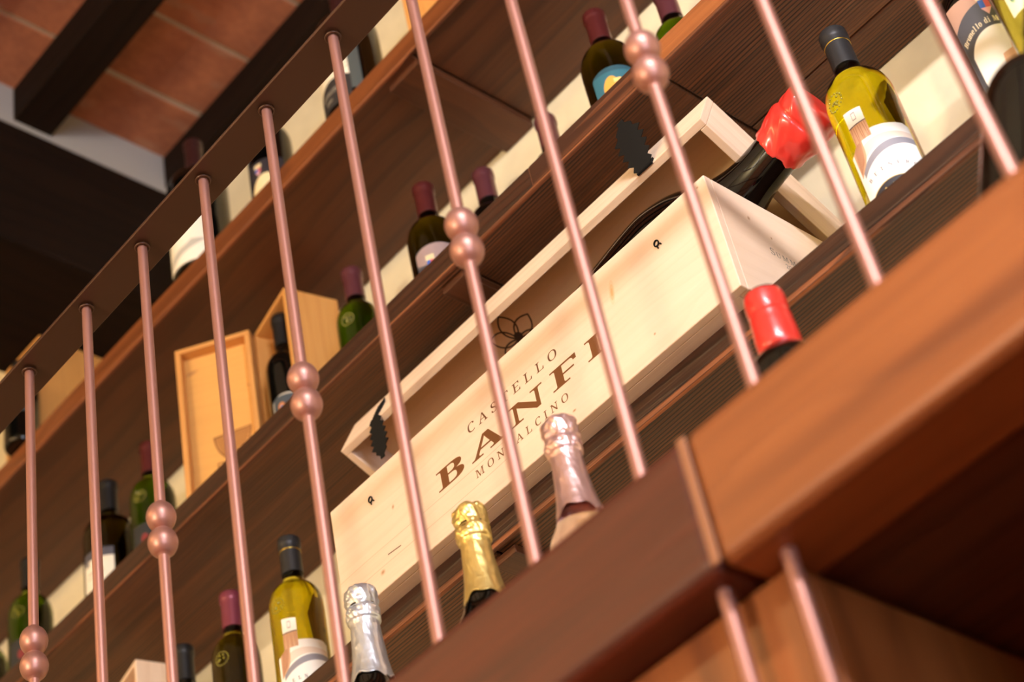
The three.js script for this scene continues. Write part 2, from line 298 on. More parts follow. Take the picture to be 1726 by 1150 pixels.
function bottle(o) {
  const H = o.H ?? 0.305, R = o.R ?? 0.0375, rn = o.rn ?? 0.0145, s = H / 0.305;
  const t = thing('wine_bottle', o.label, 'bottle', [o.x, o.y, o.z], 0, o.group);
  part('glass', lathe(bordeaux(R, H, rn)), o.glass, t);
  if (o.cap) { const c = part('capsule', lathe(capsule(H, rn, o.capLen ?? 0.062 * s), 40), o.cap, t); if (o.band) part('gold_band', lathe([[rn + 0.0012, H - 0.0235 * s], [rn + 0.0016, H - 0.0232 * s], [rn + 0.0016, H - 0.0222 * s], [rn + 0.0012, H - 0.022 * s]], 40), M.gold, c); }
  const face = Math.atan2(-o.x, -o.z);
  for (const p of o.papers ?? []) part(p.name ?? 'label', paper(R + 0.0004, face + (p.at ?? 0), p.width, p.y0 * s, typeof p.y1 === 'function' ? u => p.y1(u) * s : p.y1 * s), p.mat, t, p.label);
  if (o.emboss) {                                // raised glass crest on the shoulder
    const gs = [], a0 = face + o.emboss, yy = 0.176 * s;
    for (let i = 0; i < 16; i++) { const q = i / 16 * Math.PI * 2, a = a0 + Math.cos(q) * 0.3, y = yy + Math.sin(q) * 0.011; const g = new THREE.SphereGeometry(0.0014, 8, 6); g.translate(Math.sin(a) * R * 0.995, y, Math.cos(a) * R * 0.995); gs.push(g); }
    for (let i = 0; i < 7; i++) { const a = a0 + (rnd() - 0.5) * 0.35, y = yy + (rnd() - 0.5) * 0.012; const g = new THREE.SphereGeometry(0.0017, 8, 6); g.translate(Math.sin(a) * R * 0.995, y, Math.cos(a) * R * 0.995); gs.push(g); }
    part('embossed_crest', mergeGeometries(gs), phys({ color: lin(0.3, 0.27, 0.03), roughness: 0.08, clearcoat: 1 }), t);
  }
  return t;
}
// --- printed papers
const P = {};
P.castle = paperMat((x, w, h) => {                // white label: grey hill, dark oval band with gold lettering
  fill(x, '#f4f1ea', 0, 0, w, h);
  x.fillStyle = '#e4d2c2'; x.beginPath(); x.moveTo(60, 90); x.bezierCurveTo(150, 40, 260, 50, 380, 60); x.lineTo(384, 105); x.bezierCurveTo(280, 70, 150, 90, 60, 160); x.fill();
  x.fillStyle = '#8f8d96'; x.beginPath(); x.moveTo(40, 190); x.bezierCurveTo(140, 110, 250, 80, 384, 96); x.lineTo(384, 130); x.bezierCurveTo(260, 120, 150, 150, 40, 225); x.fill();
  x.fillStyle = '#c9a07e'; x.beginPath(); x.moveTo(20, 0); x.lineTo(110, 0); x.bezierCurveTo(90, 60, 120, 120, 70, 170); x.lineTo(20, 210); x.fill();
  x.strokeStyle = '#a0684e'; x.lineWidth = 3; for (let i = 0; i < 9; i++) { x.beginPath(); x.moveTo(25 + i * 8, 5); x.bezierCurveTo(60 + i * 4, 60, 20 + i * 8, 110, 30 + i * 5, 190 - i * 5); x.stroke(); }
  x.fillStyle = '#6b6468'; x.font = 'bold 30px serif'; x.textAlign = 'center'; arcText(x, 'BELNERO', w / 2, 655, 410, -Math.PI / 2, 0.105);
  x.fillStyle = '#2c2a30'; x.beginPath(); x.ellipse(w / 2, 470, 230, 165, 0, 0, 7); x.fill(); x.strokeStyle = '#c8a04e'; x.lineWidth = 4; x.stroke();
  x.fillStyle = '#d8b569'; x.font = 'bold 62px serif'; arcText(x, 'BANFI', w / 2, 738, 360, -Math.PI / 2, 0.17);
});
P.slip = paperMat((x, w, h) => { fill(x, '#f6f3ec', 0, 0, w, h * 0.5); fill(x, '#cfa583', 0, h * 0.5, w, h); x.strokeStyle = '#a86848'; x.lineWidth = 10; for (let i = 0; i < 7; i++) { x.beginPath(); x.moveTo(40 + i * 50, h * 0.52); x.lineTo(20 + i * 56 + (i % 2) * 30, h); x.stroke(); } fill(x, '#4c4a58', 0, h * 0.48, w, 12); x.strokeStyle = '#9c8f96'; x.strokeRect(w * 0.4, h * 0.15, w * 0.2, h * 0.2); });
P.brunello = paperMat((x, w, h) => {
  fill(x, '#4a4a50', 0, 0, w, h); x.fillStyle = '#b48e7a'; x.beginPath(); x.moveTo(0, 0); x.lineTo(w, 0); x.lineTo(w, 30); x.bezierCurveTo(260, 20, 120, 30, 0, 90); x.fill();
  x.fillStyle = '#f3efe4'; x.beginPath(); x.moveTo(30, 330); x.lineTo(30, 200); x.bezierCurveTo(90, 110, 290, 110, 354, 190); x.lineTo(354, 330); x.fill();
  x.fillStyle = '#dcae8a'; x.beginPath(); x.moveTo(150, 330); x.lineTo(170, 240); x.lineTo(225, 225); x.lineTo(230, 200); x.lineTo(280, 200); x.lineTo(290, 330); x.fill();
  x.fillStyle = '#b98a6a'; x.fillRect(180, 270, 40, 60); x.fillRect(240, 230, 12, 20);
  x.fillStyle = '#e9d9b4'; x.font = 'bold 28px serif'; x.textAlign = 'center'; arcText(x, 'Brunello di Montalcino', w / 2, 520, 402, -Math.PI / 2, 0.04); crest(x, 200, 46, 34);
  x.fillStyle = '#cdb98c'; x.font = '30px serif'; x.fillText('CASTELLO', w / 2, 366);
});
P.greyCrest = paperMat((x, w, h) => { fill(x, '#5c565a', 0, 0, w, h); x.fillStyle = '#9b8584'; x.beginPath(); x.ellipse(w / 2, 60, 220, 60, 0, 0, 7); x.fill(); fill(x, '#3c3f4c', 0, 110, w, 60); crest(x, 120, 105, 34); fill(x, '#cfc6bc', 30, 180, w - 60, 200); });
P.blackCream = paperMat((x, w, h) => { fill(x, '#26222a', 0, 0, w, h); crest(x, 120, 80, 40); x.fillStyle = '#e6d3a4'; x.beginPath(); x.ellipse(w / 2, 330, 180, 200, 0, 0, 7); x.fill(); });
P.hill = paperMat((x, w, h) => { fill(x, '#efe9da', 0, 0, w, h); x.fillStyle = '#b9b6ac'; x.beginPath(); x.moveTo(20, 330); x.bezierCurveTo(120, 250, 200, 290, 260, 240); x.lineTo(370, 250); x.bezierCurveTo(300, 290, 180, 320, 20, 360); x.fill(); });
P.blackBand = paperMat((x, w, h) => { fill(x, '#ece4cf', 0, 0, w, h); x.strokeStyle = '#cdc3ac'; x.lineWidth = 12; for (let i = 0; i < 4; i++) { x.beginPath(); x.moveTo(0, 120 + i * 34); x.bezierCurveTo(120, 70 + i * 30, 200, 150 + i * 25, 384, 60 + i * 30); x.stroke(); } x.fillStyle = '#b5523a'; x.beginPath(); x.arc(170, 46, 26, 0, 7); x.fill(); x.fillStyle = '#2d2a2a'; x.beginPath(); x.moveTo(0, 250); x.quadraticCurveTo(190, 170, 384, 215); x.lineTo(384, 384); x.lineTo(0, 384); x.fill(); x.fillStyle = '#c9c1ae'; x.font = '34px serif'; x.fillText('MONTALCINO', 60, 290); x.font = '26px serif'; x.fillText('ROSSO', 120, 340); });
P.slate = paperMat((x, w, h) => { fill(x, '#4d5350', 0, 0, w, h); });
P.whiteGrey = paperMat((x, w, h) => { fill(x, '#e8e2d2', 0, 0, w, h); fill(x, '#4a4a55', 0, 0, w, 70); x.fillStyle = '#77757a'; x.fillRect(20, 60, 70, 50); x.fillStyle = '#bdb6a6'; x.fillRect(70, 170, 200, 18); x.fillRect(70, 210, 150, 12); });
P.blueCrest = paperMat((x, w, h) => { fill(x, '#3f4850', 0, 0, w, h); x.strokeStyle = '#b9b2a4'; x.lineWidth = 14; x.strokeRect(6, 6, w - 12, h + 20); x.fillStyle = '#c07a4a'; x.beginPath(); x.arc(110, 110, 44, 0, 7); x.fill(); x.fillStyle = '#6f86b8'; x.beginPath(); x.arc(110, 110, 22, 0, 7); x.fill(); });
P.teal = paperMat((x, w, h) => { fill(x, '#2f6676', 0, 0, w, h); x.fillStyle = '#234d5c'; x.fillRect(0, 0, w, 30); x.fillStyle = '#dca043'; x.beginPath(); x.ellipse(140, 130, 58, 74, 0.5, 0, 7); x.fill(); x.fillStyle = '#f0c878'; x.fillRect(170, 80, 60, 26); x.fillStyle = '#9fb6c6'; x.fillRect(200, 250, 90, 24); });
P.leaf = paperMat((x, w, h) => { fill(x, '#f2efe6', 0, 0, w, h); x.fillStyle = '#a9a8ac'; for (let i = 0; i < 6; i++) { x.beginPath(); x.ellipse(170 + i * 32, 160 - i * 16, 46, 18, -0.9 + i * 0.25, 0, 7); x.fill(); } });
P.goldDark = paperMat((x, w, h) => { fill(x, '#24272a', 0, 0, w, h); x.fillStyle = '#7d2a2c'; x.beginPath(); x.arc(150, 120, 40, 0, 7); x.fill(); x.fillStyle = '#d6a458'; x.beginPath(); x.moveTo(60, 250); x.lineTo(300, 190); x.lineTo(330, 260); x.lineTo(200, 280); x.lineTo(90, 330); x.fill(); });
P.garland = paperMat((x, w, h) => { fill(x, '#e9e6b6', 0, 0, w, h); for (let i = 0; i < 26; i++) { x.fillStyle = i % 3 ? '#3c6a48' : '#8aa878'; x.beginPath(); x.ellipse(40 + hash(i, 1, 3) * 120, 40 + hash(i, 2, 3) * 300, 26, 13, hash(i, 4, 3) * 3, 0, 7); x.fill(); } });

const topArch = (a, b) => u => a + b * Math.sqrt(Math.max(0, 1 - (2 * u - 1) ** 2)) ;
const wavy = u => 0.092 + 0.012 * smooth(0.0, 0.28, u) + 0.006 * smooth(0.3, 0.42, u) - 0.004 * smooth(0.9, 1, u);
const castlePapers = [{ width: 2.0, at: 0.05, y0: 0.012, y1: wavy, mat: P.castle, label: 'white label with grey hill and dark oval band' }, { name: 'neck_slip', width: 0.55, at: -0.36, y0: 0.1, y1: u => 0.15 - 0.004 * u, mat: P.slip, label: 'upright white and tan paper slip' }];
// shelf with the pine case (YS)
bottle({ x: -0.691, y: YS, z: -1.494, H: 0.31, R: 0.0402, glass: M.amberWine, cap: M.capGrey, band: 1, papers: castlePapers, emboss: -0.75, label: 'yellow-green white wine bottle with dark grey capsule right of the long pine case' });
bottle({ x: -1.787, y: YS, z: -1.502, R: 0.039, glass: M.amberWine, cap: M.capGrey, band: 1, papers: castlePapers, emboss: -0.75, label: 'yellow-green white wine bottle with dark grey capsule left of the long pine case' });
bottle({ x: -1.932, y: YS, z: -1.5, H: 0.3, R: 0.036, glass: M.oliveGlass, cap: M.capRose, emboss: -0.6, label: 'green wine bottle with rose-red capsule beside the yellow-green wine bottle' });
bottle({ x: -2.086, y: YS, z: -1.52, H: 0.305, glass: M.darkGlass, cap: M.capBlack, label: 'dark capped bottle mostly hidden behind a baluster beside the crate at the bottom edge' });
bottle({ x: -0.537, y: YS, z: -1.52, H: 0.32, R: 0.041, glass: M.brownGlass, cap: M.capBlack, papers: [{ width: 2.0, at: 0.3, y0: 0.03, y1: 0.185, mat: P.brunello, label: 'grey and white label with a crest and pale tower' }], label: 'dark red wine bottle with grey and white castle label at upper right' });
bottle({ x: -0.45, y: YS, z: -1.455, H: 0.32, R: 0.041, glass: M.paleGlass, cap: M.capBlack, papers: [{ width: 1.7, at: 0.15, y0: 0.05, y1: 0.13, mat: P.garland, label: 'cream label with green leaf garland' }], label: 'pale greenish bottle with leafy cream label at the right edge' });
// shelf above (YA)
bottle({ x: -2.7, y: YA, z: -1.537, glass: M.greenGlass, cap: M.capBlack, label: 'green bottle cut by the left edge of the picture' });
bottle({ x: -2.525, y: YA, z: -1.522, glass: M.greenGlass, R: 0.039, cap: M.capBlack, papers: [{ width: 1.7, at: -0.25, y0: 0.02, y1: 0.118, mat: P.goldDark, label: 'dark label with gold' }], emboss: -0.6, label: 'green bottle with gold-flecked dark label behind the leftmost baluster' });
bottle({ x: -2.273, y: YA, z: -1.525, R: 0.046, glass: M.oliveGlass, cap: M.capBlack, papers: [{ width: 1.3, at: -0.55, y0: 0.045, y1: 0.14, mat: P.whiteGrey, label: 'white label with grey top band' }], label: 'broad olive-brown bottle with white and grey label, black capsule' });
bottle({ x: -2.152, y: YA, z: -1.53, R: 0.038, glass: M.greenGlass, cap: M.capWine, papers: [{ width: 1.7, at: -0.25, y0: 0.02, y1: 0.118, mat: P.goldDark, label: 'dark label with red and gold' }], emboss: -0.6, label: 'green bottle with red and gold label left of the crate with the opened lid' });
bottle({ x: -1.631, y: YA, z: -1.564, H: 0.295, R: 0.0365, glass: M.greenGlass, cap: M.capPlum, emboss: -0.5, label: 'slim bright green bottle with plum capsule right of the crate with the opened lid' });
bottle({ x: -1.436, y: YA, z: -1.554, R: 0.0398, glass: M.oliveGlass, cap: M.capWine, papers: [{ width: 1.9, at: 0.1, y0: 0.02, y1: topArch(0.14, 0.01), mat: P.greyCrest, label: 'grey label with small coloured crest' }], label: 'dark olive bottle with wine-red capsule and grey crested label, middle of the shelf' });
bottle({ x: -1.364, y: YA, z: -1.614, glass: M.darkGlass, cap: M.capPlum, label: 'bottle by the wall with only its plum capsule showing, right of the grey-labelled bottle' });
bottle({ x: -1.23, y: YA, z: -1.624, glass: M.darkGlass, cap: M.capPlum, label: 'bottle by the wall with only its plum capsule showing, left of the teal-labelled bottle' });
bottle({ x: -1.043, y: YA, z: -1.553, R: 0.0412, glass: M.oliveGlass, cap: M.capWine, papers: [{ width: 1.7, at: 0.1, y0: 0.03, y1: topArch(0.138, 0.012), mat: P.teal, label: 'teal label with orange figure' }], label: 'dark olive bottle with teal label and wine-red capsule' });
bottle({ x: -0.956, y: YA, z: -1.609, glass: M.greenGlass, cap: M.capPlum, papers: [{ width: 1.8, at: 0.1, y0: 0.06, y1: topArch(0.172, 0.012), mat: P.leaf, label: 'white label with grey leaves' }], label: 'green bottle with white leaf-patterned label at the top edge' });
// top shelf (YB)
bottle({ x: -2.403, y: YB, z: -1.437, H: 0.2, R: 0.032, glass: M.darkGlass, cap: M.capBlack, papers: [{ width: 1.6, at: -0.2, y0: 0.1, y1: 0.185, mat: P.blueCrest, label: 'grey label with orange-red lower edge' }], label: 'dark bottle with grey label before the crate at far left' });
bottle({ x: -1.883, y: YB, z: -1.474, H: 0.337, R: 0.053, glass: M.darkGlass, cap: M.capDark, papers: [{ width: 1.75, at: -0.65, y0: 0.004, y1: 0.122, mat: P.hill, label: 'blank-looking white label with faint grey hill' }], label: 'dark bottle with large white label under the handrail' });
bottle({ x: -1.712, y: YB, z: -1.5, H: 0.3, R: 0.039, glass: M.brownGlass, cap: M.capDark, papers: [{ width: 1.7, at: -0.3, y0: 0.02, y1: 0.12, mat: P.blackCream, label: 'black and cream label with pink crest' }], label: 'dark bottle with black and cream crested label under the handrail' });
bottle({ x: -1.473, y: YB, z: -1.486, H: 0.335, R: 0.053, glass: M.brownGlass, cap: M.capDark, papers: [{ width: 1.45, at: -0.8, y0: 0.012, y1: 0.125, mat: P.blackBand, label: 'white label with black lower band' }, { name: 'back_label', width: 0.36, at: 0.11, y0: 0.03, y1: 0.148, mat: P.slate, label: 'plain slate grey back label' }], label: 'dark brown bottle with black-banded white label left of the topmost orange crate' });

// sparkling wine and wax-topped bottles on the counter
function sparkling(x, z, mat, label, glass = M.darkGlass) {
  const t = thing('sparkling_bottle', label, 'bottle', [x, 0.91, z], 0), R = 0.044, H = 0.32;
  part('glass', lathe([[0, 0.02], [R * 0.7, 0.002], [R * 0.9, 0], ...spline([[R, 0.01], [R, 0.07], [R, 0.13], [R * 0.95, 0.15], [R * 0.79, 0.172], [0.0262, 0.19], [0.0205, 0.212], [0.0168, 0.24], [0.0148, 0.27], [0.0148, 0.285]], 60), [0.0165, 0.288], [0.0165, 0.296], [0.013, 0.298], [0, 0.298]]), glass, t);
  const prof = spline([[0.0243, 0.2], [0.0236, 0.2025], [0.0202, 0.22], [0.0178, 0.243], [0.0164, 0.264], [0.0163, 0.274], [0.0188, 0.279], [0.0192, 0.288], [0.0172, 0.293], [0.0176, 0.3], [0.0186, 0.31], [0.0172, 0.317], [0.0115, 0.3205], [0, 0.321]], 110);
  const g = lathe(prof, 96), p = g.attributes.position;
  for (let i = 0; i < p.count; i++) {
    const X = p.getX(i), Y = p.getY(i), Z = p.getZ(i), r = Math.hypot(X, Z); if (r < 1e-4) continue;
    const a = Math.atan2(X, Z), top = smooth(0.272, 0.29, Y);
    const d = (fbm(Math.cos(a) * 2.4 + x * 40, Math.sin(a) * 2.4 + Y * 55, 5, 3) - 0.5) * (0.0014 + 0.0036 * top) + (noise(a * 3.2 + 9, Y * 190, 8) - 0.5) * 0.0022 * top + 0.0007 * Math.sin(a * 4 + Y * 120) * top;
    const q = (r + d) / r; p.setX(i, X * q); p.setZ(i, Z * q);
    if (Y < 0.2035) p.setY(i, Y + 0.0035 * Math.sin(a * 3) + 0.002 * Math.sin(a * 7));
  }
  g.computeVertexNormals(); part('foil', g, mat, t);
  const wire = []; for (const [r, y] of [[0.0178, 0.2775], [0.0182, 0.2915]]) { const w = new THREE.TorusGeometry(r, 0.0006, 6, 48); w.rotateX(Math.PI / 2); w.translate(0, y, 0); wire.push(w); }
  part('wire_cage', mergeGeometries(wire), mat, t);
  return t;
}
sparkling(-1.0, -1.208, M.foilPink, 'sparkling wine bottle with wrinkled pink foil top in front of the pine case', M.roseGlass);
sparkling(-1.155, -1.219, M.foilGold, 'sparkling wine bottle with wrinkled gold foil top');
sparkling(-1.325, -1.205, M.foilSilver, 'sparkling wine bottle with wrinkled silver foil top near the bottom edge');
function waxCap(r0, r1, len, lip, seed0) {        // dripping sealing-wax sleeve, its lower edge uneven
  const g = lathe(spline([[r0 * 0.9, 0.001], [r0 + 0.0012, 0.0005], [r0 + 0.0028, 0.003], [r0 + 0.0036, len * 0.18], [mix(r0 + 0.004, r1, 0.6), len * 0.36], [r1, len * 0.48], [r1, len * 0.56], [r1 * 0.955, len * 0.62], [r1 * 0.985, len * 0.68], [r1 * 1.0, len * 0.84], [r1 * 0.94, len * 0.94], [r1 * 0.72, len * 0.995], [0, len]], 70), 72), p = g.attributes.position;
  for (let i = 0; i < p.count; i++) {
    const X = p.getX(i), Y = p.getY(i), Z = p.getZ(i), r = Math.hypot(X, Z); if (r < 1e-4) continue;
    const a = Math.atan2(X, Z), low = 1 - smooth(0, len * 0.5, Y), c = Math.cos(a), sn = Math.sin(a);
    const d = (fbm(c * 1.5 + seed0, sn * 1.5 + Y * 34, 9, 3) - 0.5) * 0.009 * lip + (noise(c * 4 + seed0, sn * 4 + Y * 90, 14) - 0.5) * 0.0022 * lip;
    const q = (r + d) / r; p.setX(i, X * q); p.setZ(i, Z * q); p.setY(i, Y - low * lip * 0.016 * (fbm(c * 2.2 + seed0, sn * 2.2, 23, 3) - 0.3));
  }
  g.computeVertexNormals(); return g;
}
{
  const t = thing('wine_bottle', 'bottle with bright red wax top standing on the counter, right of the balusters', 'bottle', [-0.736, 0.91, -1.225]);
  part('glass', lathe(bordeaux(0.042, 0.285, 0.0172)), M.darkGlass, t);
  const g = waxCap(0.0175, 0.0198, 0.074, 0.1, 2); g.translate(0, 0.214, 0); part('wax_seal', g, M.wax, t, 'bright red wax');
  const b = thing('wine_bottle', 'large dark bottle leaning to the right at the right edge of the picture', 'bottle', [-0.512, 0.932, -1.21]);
  b.rotation.z = -26 * Math.PI / 180;
  part('glass', lathe(bordeaux(0.05, 0.37, 0.018)), M.darkGlass, b); part('capsule', lathe(capsule(0.37, 0.018, 0.07), 40), M.capBlack, b);
}

// ---------------------------------------------------------------- long pine case with open lid
const BX0 = -1.575, BX1 = -0.862, BY1 = 1.577, BZ0 = -1.65, BZ1 = -1.4;
function pineCanvas(x, w, h, k, mw, mh, tint = [1, 1, 1]) {          // pale pine drawn pixel by pixel; mw, mh are its size in metres
  const im = x.createImageData(w, h), d = im.data;
  for (let j = 0; j < h; j++) for (let i = 0; i < w; i++) {
    const u = i / w * mw, v = j / h * mh, wav = fbm(u * 2.6, v * 9, k, 3), r = (v * 46 + wav * 5) % 1, late = smooth(0.5, 0.95, r) * (1 - smooth(0.95, 1, r));
    const t = 0.6 + 0.5 * (fbm(u * 1.4, v * 14, k + 3, 3) - 0.5) - 0.1 * late + 0.16 * (fbm(u * 14, v * 300, k + 7, 2) - 0.5), q = (j * w + i) * 4;
    d[q] = mix(216, 242, t) * tint[0]; d[q + 1] = mix(185, 217, t) * tint[1]; d[q + 2] = mix(157, 193, t) * tint[2]; d[q + 3] = 255;
  }
  x.putImageData(im, 0, 0);
}
const knot = (x, cx, cy, a, b, rot, c = 'rgba(150,100,58,0.75)') => { x.save(); x.translate(cx, cy); x.rotate(rot); for (let i = 3; i > 0; i--) { x.fillStyle = c.replace(/[\d.]+\)$/, (0.16 * (4 - i)).toFixed(2) + ')'); x.beginPath(); x.ellipse(0, 0, a * i / 2, b * i / 2, 0, 0, 7); x.fill(); } x.restore(); };
function uvPlanar(g, fu, fv) { const p = g.attributes.position, uv = new Float32Array(p.count * 2); for (let i = 0; i < p.count; i++) { uv[2 * i] = fu(p.getX(i), p.getY(i), p.getZ(i)); uv[2 * i + 1] = fv(p.getX(i), p.getY(i), p.getZ(i)); } g.setAttribute('uv', new THREE.BufferAttribute(uv, 2)); return g; }
{
  const mw = BX1 - BX0, mh = BY1 - YS, S = 2048 / mw;
  const frontTex = canvasTex(2048, 506, (x, w, h) => {
    pineCanvas(x, w, h, 301, mw, mh);
    const Y = m => h - m * S, X = m => m * S;
    knot(x, X(0.445), Y(0.021), 7, 4, 0); knot(x, X(0.083), Y(0.025), 10, 8, 0); knot(x, X(0.12), Y(0.103), 5, 8, 0.2); knot(x, X(0.543), Y(0.13), 9, 34, 0.15, 'rgba(214,150,90,0.6)'); knot(x, X(0.7), Y(0.166), 4, 4, 0); knot(x, X(0.585), Y(0.03), 4, 4, 0);
    x.strokeStyle = '#4a2a14'; x.lineWidth = 4; x.beginPath(); x.moveTo(X(0.097), Y(0.043)); x.lineTo(X(0.123), Y(0.0405)); x.stroke();
    x.strokeStyle = 'rgba(150,100,60,0.35)'; x.lineWidth = 2; for (const [a, b] of [[0.058, 0.06], [0.031, 0.034]]) { x.beginPath(); x.moveTo(0, Y(a)); x.bezierCurveTo(X(0.1), Y(a + 0.004), X(0.2), Y(b - 0.006), X(0.34), Y(b)); x.stroke(); }
    // burnt lettering
    x.textAlign = 'left'; x.textBaseline = 'alphabetic';
    const word = (s, x0, x1, y, hgt, font, c, share) => { x.font = `${font} 100px serif`; x.save(); const bw = [...s].reduce((a, ch) => a + x.measureText(ch).width, 0); x.fillStyle = c; const sy = hgt * S / 71.5, sx = (x1 - x0) * S * share / bw, free = (x1 - x0) * S - bw * sx, gap = s.length > 1 ? free / (s.length - 1) : 0; let px = X(x0); for (const ch of s) { x.save(); x.translate(px, Y(y)); x.scale(sx, sy); x.fillText(ch, 0, 0); x.restore(); px += x.measureText(ch).width * sx + gap; } x.restore(); };
    word('CASTELLO', 0.272, 0.441, 0.1105, 0.014, 'normal', '#5d3416', 0.72);
    word('BANFI', 0.203, 0.514, 0.066, 0.0295, 'bold', '#6e4019', 0.86);
    word('MONTALCINO', 0.271, 0.442, 0.0415, 0.0115, 'normal', '#6b3f1c', 0.72);
  });
  const endTex = canvasTex(1024, 720, (x, w, h) => {
    pineCanvas(x, w, h, 401, 0.25, 0.176); const k = w / 0.25, X = z => (BZ1 - z) * k, Y = y => h - (y - YS) * (h / 0.1756);
    knot(x, X(-1.463), Y(1.539), 8, 12, 0.3); knot(x, X(-1.496), Y(1.523), 5, 8, 0.2);
    x.fillStyle = '#6d625a'; x.font = '64px serif'; x.save(); x.translate(X(-1.484), Y(1.492)); x.rotate(0.0); x.fillText('S', 0, 0); x.font = '48px serif'; let px = 40; for (const ch of 'UMMUS') { x.fillText(ch, px, 0); px += x.measureText(ch).width + 9; } x.font = '44px serif'; x.fillText('2007', 88, 50); x.restore();
  });
  const lidTex = canvasTex(1024, 352, (x, w, h) => {
    pineCanvas(x, w, h, 501, mw, 0.245, [1, 0.96, 0.82]); knot(x, 180, 170, 12, 22, 0.5); knot(x, 270, 230, 9, 5, 0); knot(x, 640, 120, 8, 5, 0);
    x.strokeStyle = '#3a2410'; x.lineWidth = 3; x.save(); x.translate(412, 92);                     // branded vine-leaf outline
    for (let i = 0; i < 6; i++) { x.rotate(Math.PI / 3); x.beginPath(); x.moveTo(0, 0); x.bezierCurveTo(20, -16, 30, -34, 6, -58); x.bezierCurveTo(-22, -40, -18, -16, 0, 0); x.stroke(); }
    x.fillStyle = '#3a2410'; x.beginPath(); x.arc(4, -4, 9, 0, 7); x.fill(); x.restore();
  });
  const frontMat = std({ map: frontTex, roughness: 0.6, bumpMap: W4.bump, bumpScale: 0.0001 }), endMat = std({ map: endTex, roughness: 0.6 }), lidMat = std({ map: lidTex, roughness: 0.65 });
  const t = thing('wine_case', 'long open pine wine case lettered on its front, standing on the middle shelf', 'box'), e = 0.012;
  part('front_panel', uvPlanar(box(BX0, BX1 - 0.0, YS, BY1, BZ1 - e, BZ1, 0.0015), (x) => (x - BX0) / mw, (x, y) => (y - YS) / mh), frontMat, t, 'front board with burnt lettering');
  part('end_panel', uvPlanar(box(BX1 - 0.014, BX1, YS + 0.0005, BY1 - 0.0005, BZ0, BZ1 - e - 0.0003, 0.0012), (x, y, z) => (BZ1 - z) / 0.25, (x, y) => (y - YS) / mh), endMat, t, 'right end board with small printed lettering');
  part('end_panel', box(BX0, BX0 + 0.014, YS, BY1, BZ0, BZ1 - e, 0.0012, 'z'), M.pine, t);
  part('back_panel', box(BX0 + 0.014, BX1 - 0.014, YS, BY1, BZ0, BZ0 + e, 0.0012), M.pine, t);
  part('base_panel', box(BX0 + 0.014, BX1 - 0.014, YS, YS + 0.01, BZ0 + e, BZ1 - e, 0.001), M.pine, t);
  for (const [px, py] of [[0.082, 0.14], [0.624, 0.14]]) {        // wire staples that once took the clasps
    const g = new THREE.TorusGeometry(0.0042, 0.0011, 8, 22); g.scale(0.8, 1, 1); g.translate(BX0 + px, YS + py, BZ1 + 0.0012);
    const h = new THREE.TorusGeometry(0.003, 0.0009, 8, 16, 4); h.translate(BX0 + px + 0.003, YS + py - 0.006, BZ1 + 0.001);
    part('staple', mergeGeometries([g, h]), M.blackIron, t, 'small black wire staple');
  }
  // lid: local x along the case, local z from hinge to free edge, local y up through the lid
  const lid = new THREE.Group(); lid.name = 'lid'; lid.position.set(0, BY1 + 0.0005, BZ0); lid.rotation.x = -28.5 * Math.PI / 180; lid.userData.label = 'half-raised tray-shaped lid'; t.add(lid);
  const L = 0.245, hh = 0.07, r = 0.011;
  part('rim', box(BX0, BX1, 0.0, hh, L - r, L, 0.0012), M.pine, lid); part('rim', box(BX0, BX1, 0.0, hh, 0, r, 0.0012), M.pine, lid);
  part('rim', box(BX0, BX0 + r, 0, hh, r, L - r, 0.0012, 'z'), M.pine, lid); part('rim', box(BX1 - r, BX1, 0, hh, r, L - r, 0.0012, 'z'), M.pine, lid);
  part('board', uvPlanar(box(BX0 + r, BX1 - r, hh - 0.012, hh - 0.002, r, L - r, 0.0005), x => (x - BX0) / mw, (x, y, z) => z / L), lidMat, lid, 'lid inside with branded leaf outline');
  // black pressed-iron clasps with toothed edges
  function claspGeo(len, wid, slots) {
    const s = new THREE.Shape(), n = 13, left = [], right = [];
    for (let i = 0; i <= n; i++) { const v = i / n, w = wid * (0.62 + 0.38 * Math.sin(v * Math.PI * 0.85)) * (1 - smooth(0.7, 1, v) * 0.72), q = i % 2 ? 1.2 : 0.8; left.push([-w * q / 2, v * len]); right.push([w * q / 2, v * len]); }
    s.moveTo(...left[0]); for (const p of left.slice(1)) s.lineTo(...p); for (const p of right.reverse()) s.lineTo(...p); s.closePath();
    for (const v of slots) { const h = new THREE.Path(); h.absellipse(0, v * len, wid * 0.09, len * 0.06, 0, 7); s.holes.push(h); }
    return new THREE.ExtrudeGeometry(s, { depth: 0.0012, bevelEnabled: false });
  }
  const lr = -lid.rotation.x;
  { // left clasp: folded over the free edge and hanging down
    const c = new THREE.Group(); c.name = 'clasp'; c.userData.label = 'black toothed iron clasp hanging down'; lid.add(c); c.position.set(-1.498, 0, L + 0.0012);
    const up = part('leaf', claspGeo(0.05, 0.018, []), M.blackIron, c); up.position.y = 0.004; up.scale.x = 0.8; up.rotation.y = 0.0;
    const dn = claspGeo(0.068, 0.03, [0.62]); dn.rotateZ(Math.PI); const d = part('leaf', dn, M.blackIron, c); d.rotation.x = lr + 0.05; d.position.set(0.0, 0.004, 0.0);
  }
  { // right clasp: flipped up over the lid
    const c = new THREE.Group(); c.name = 'clasp'; c.userData.label = 'black toothed iron clasp standing up'; lid.add(c); c.position.set(-0.958, 0.002, L + 0.0012);
    const g = part('leaf', claspGeo(0.086, 0.04, [0.55]), M.blackIron, c); g.rotation.x = lr + 0.12; g.rotation.z = 0.1;
    const k = box(-0.013, 0.013, -0.004, 0.01, -0.002, 0.0015, 0.0008); part('hinge_plate', k, M.blackIron, c);
  }
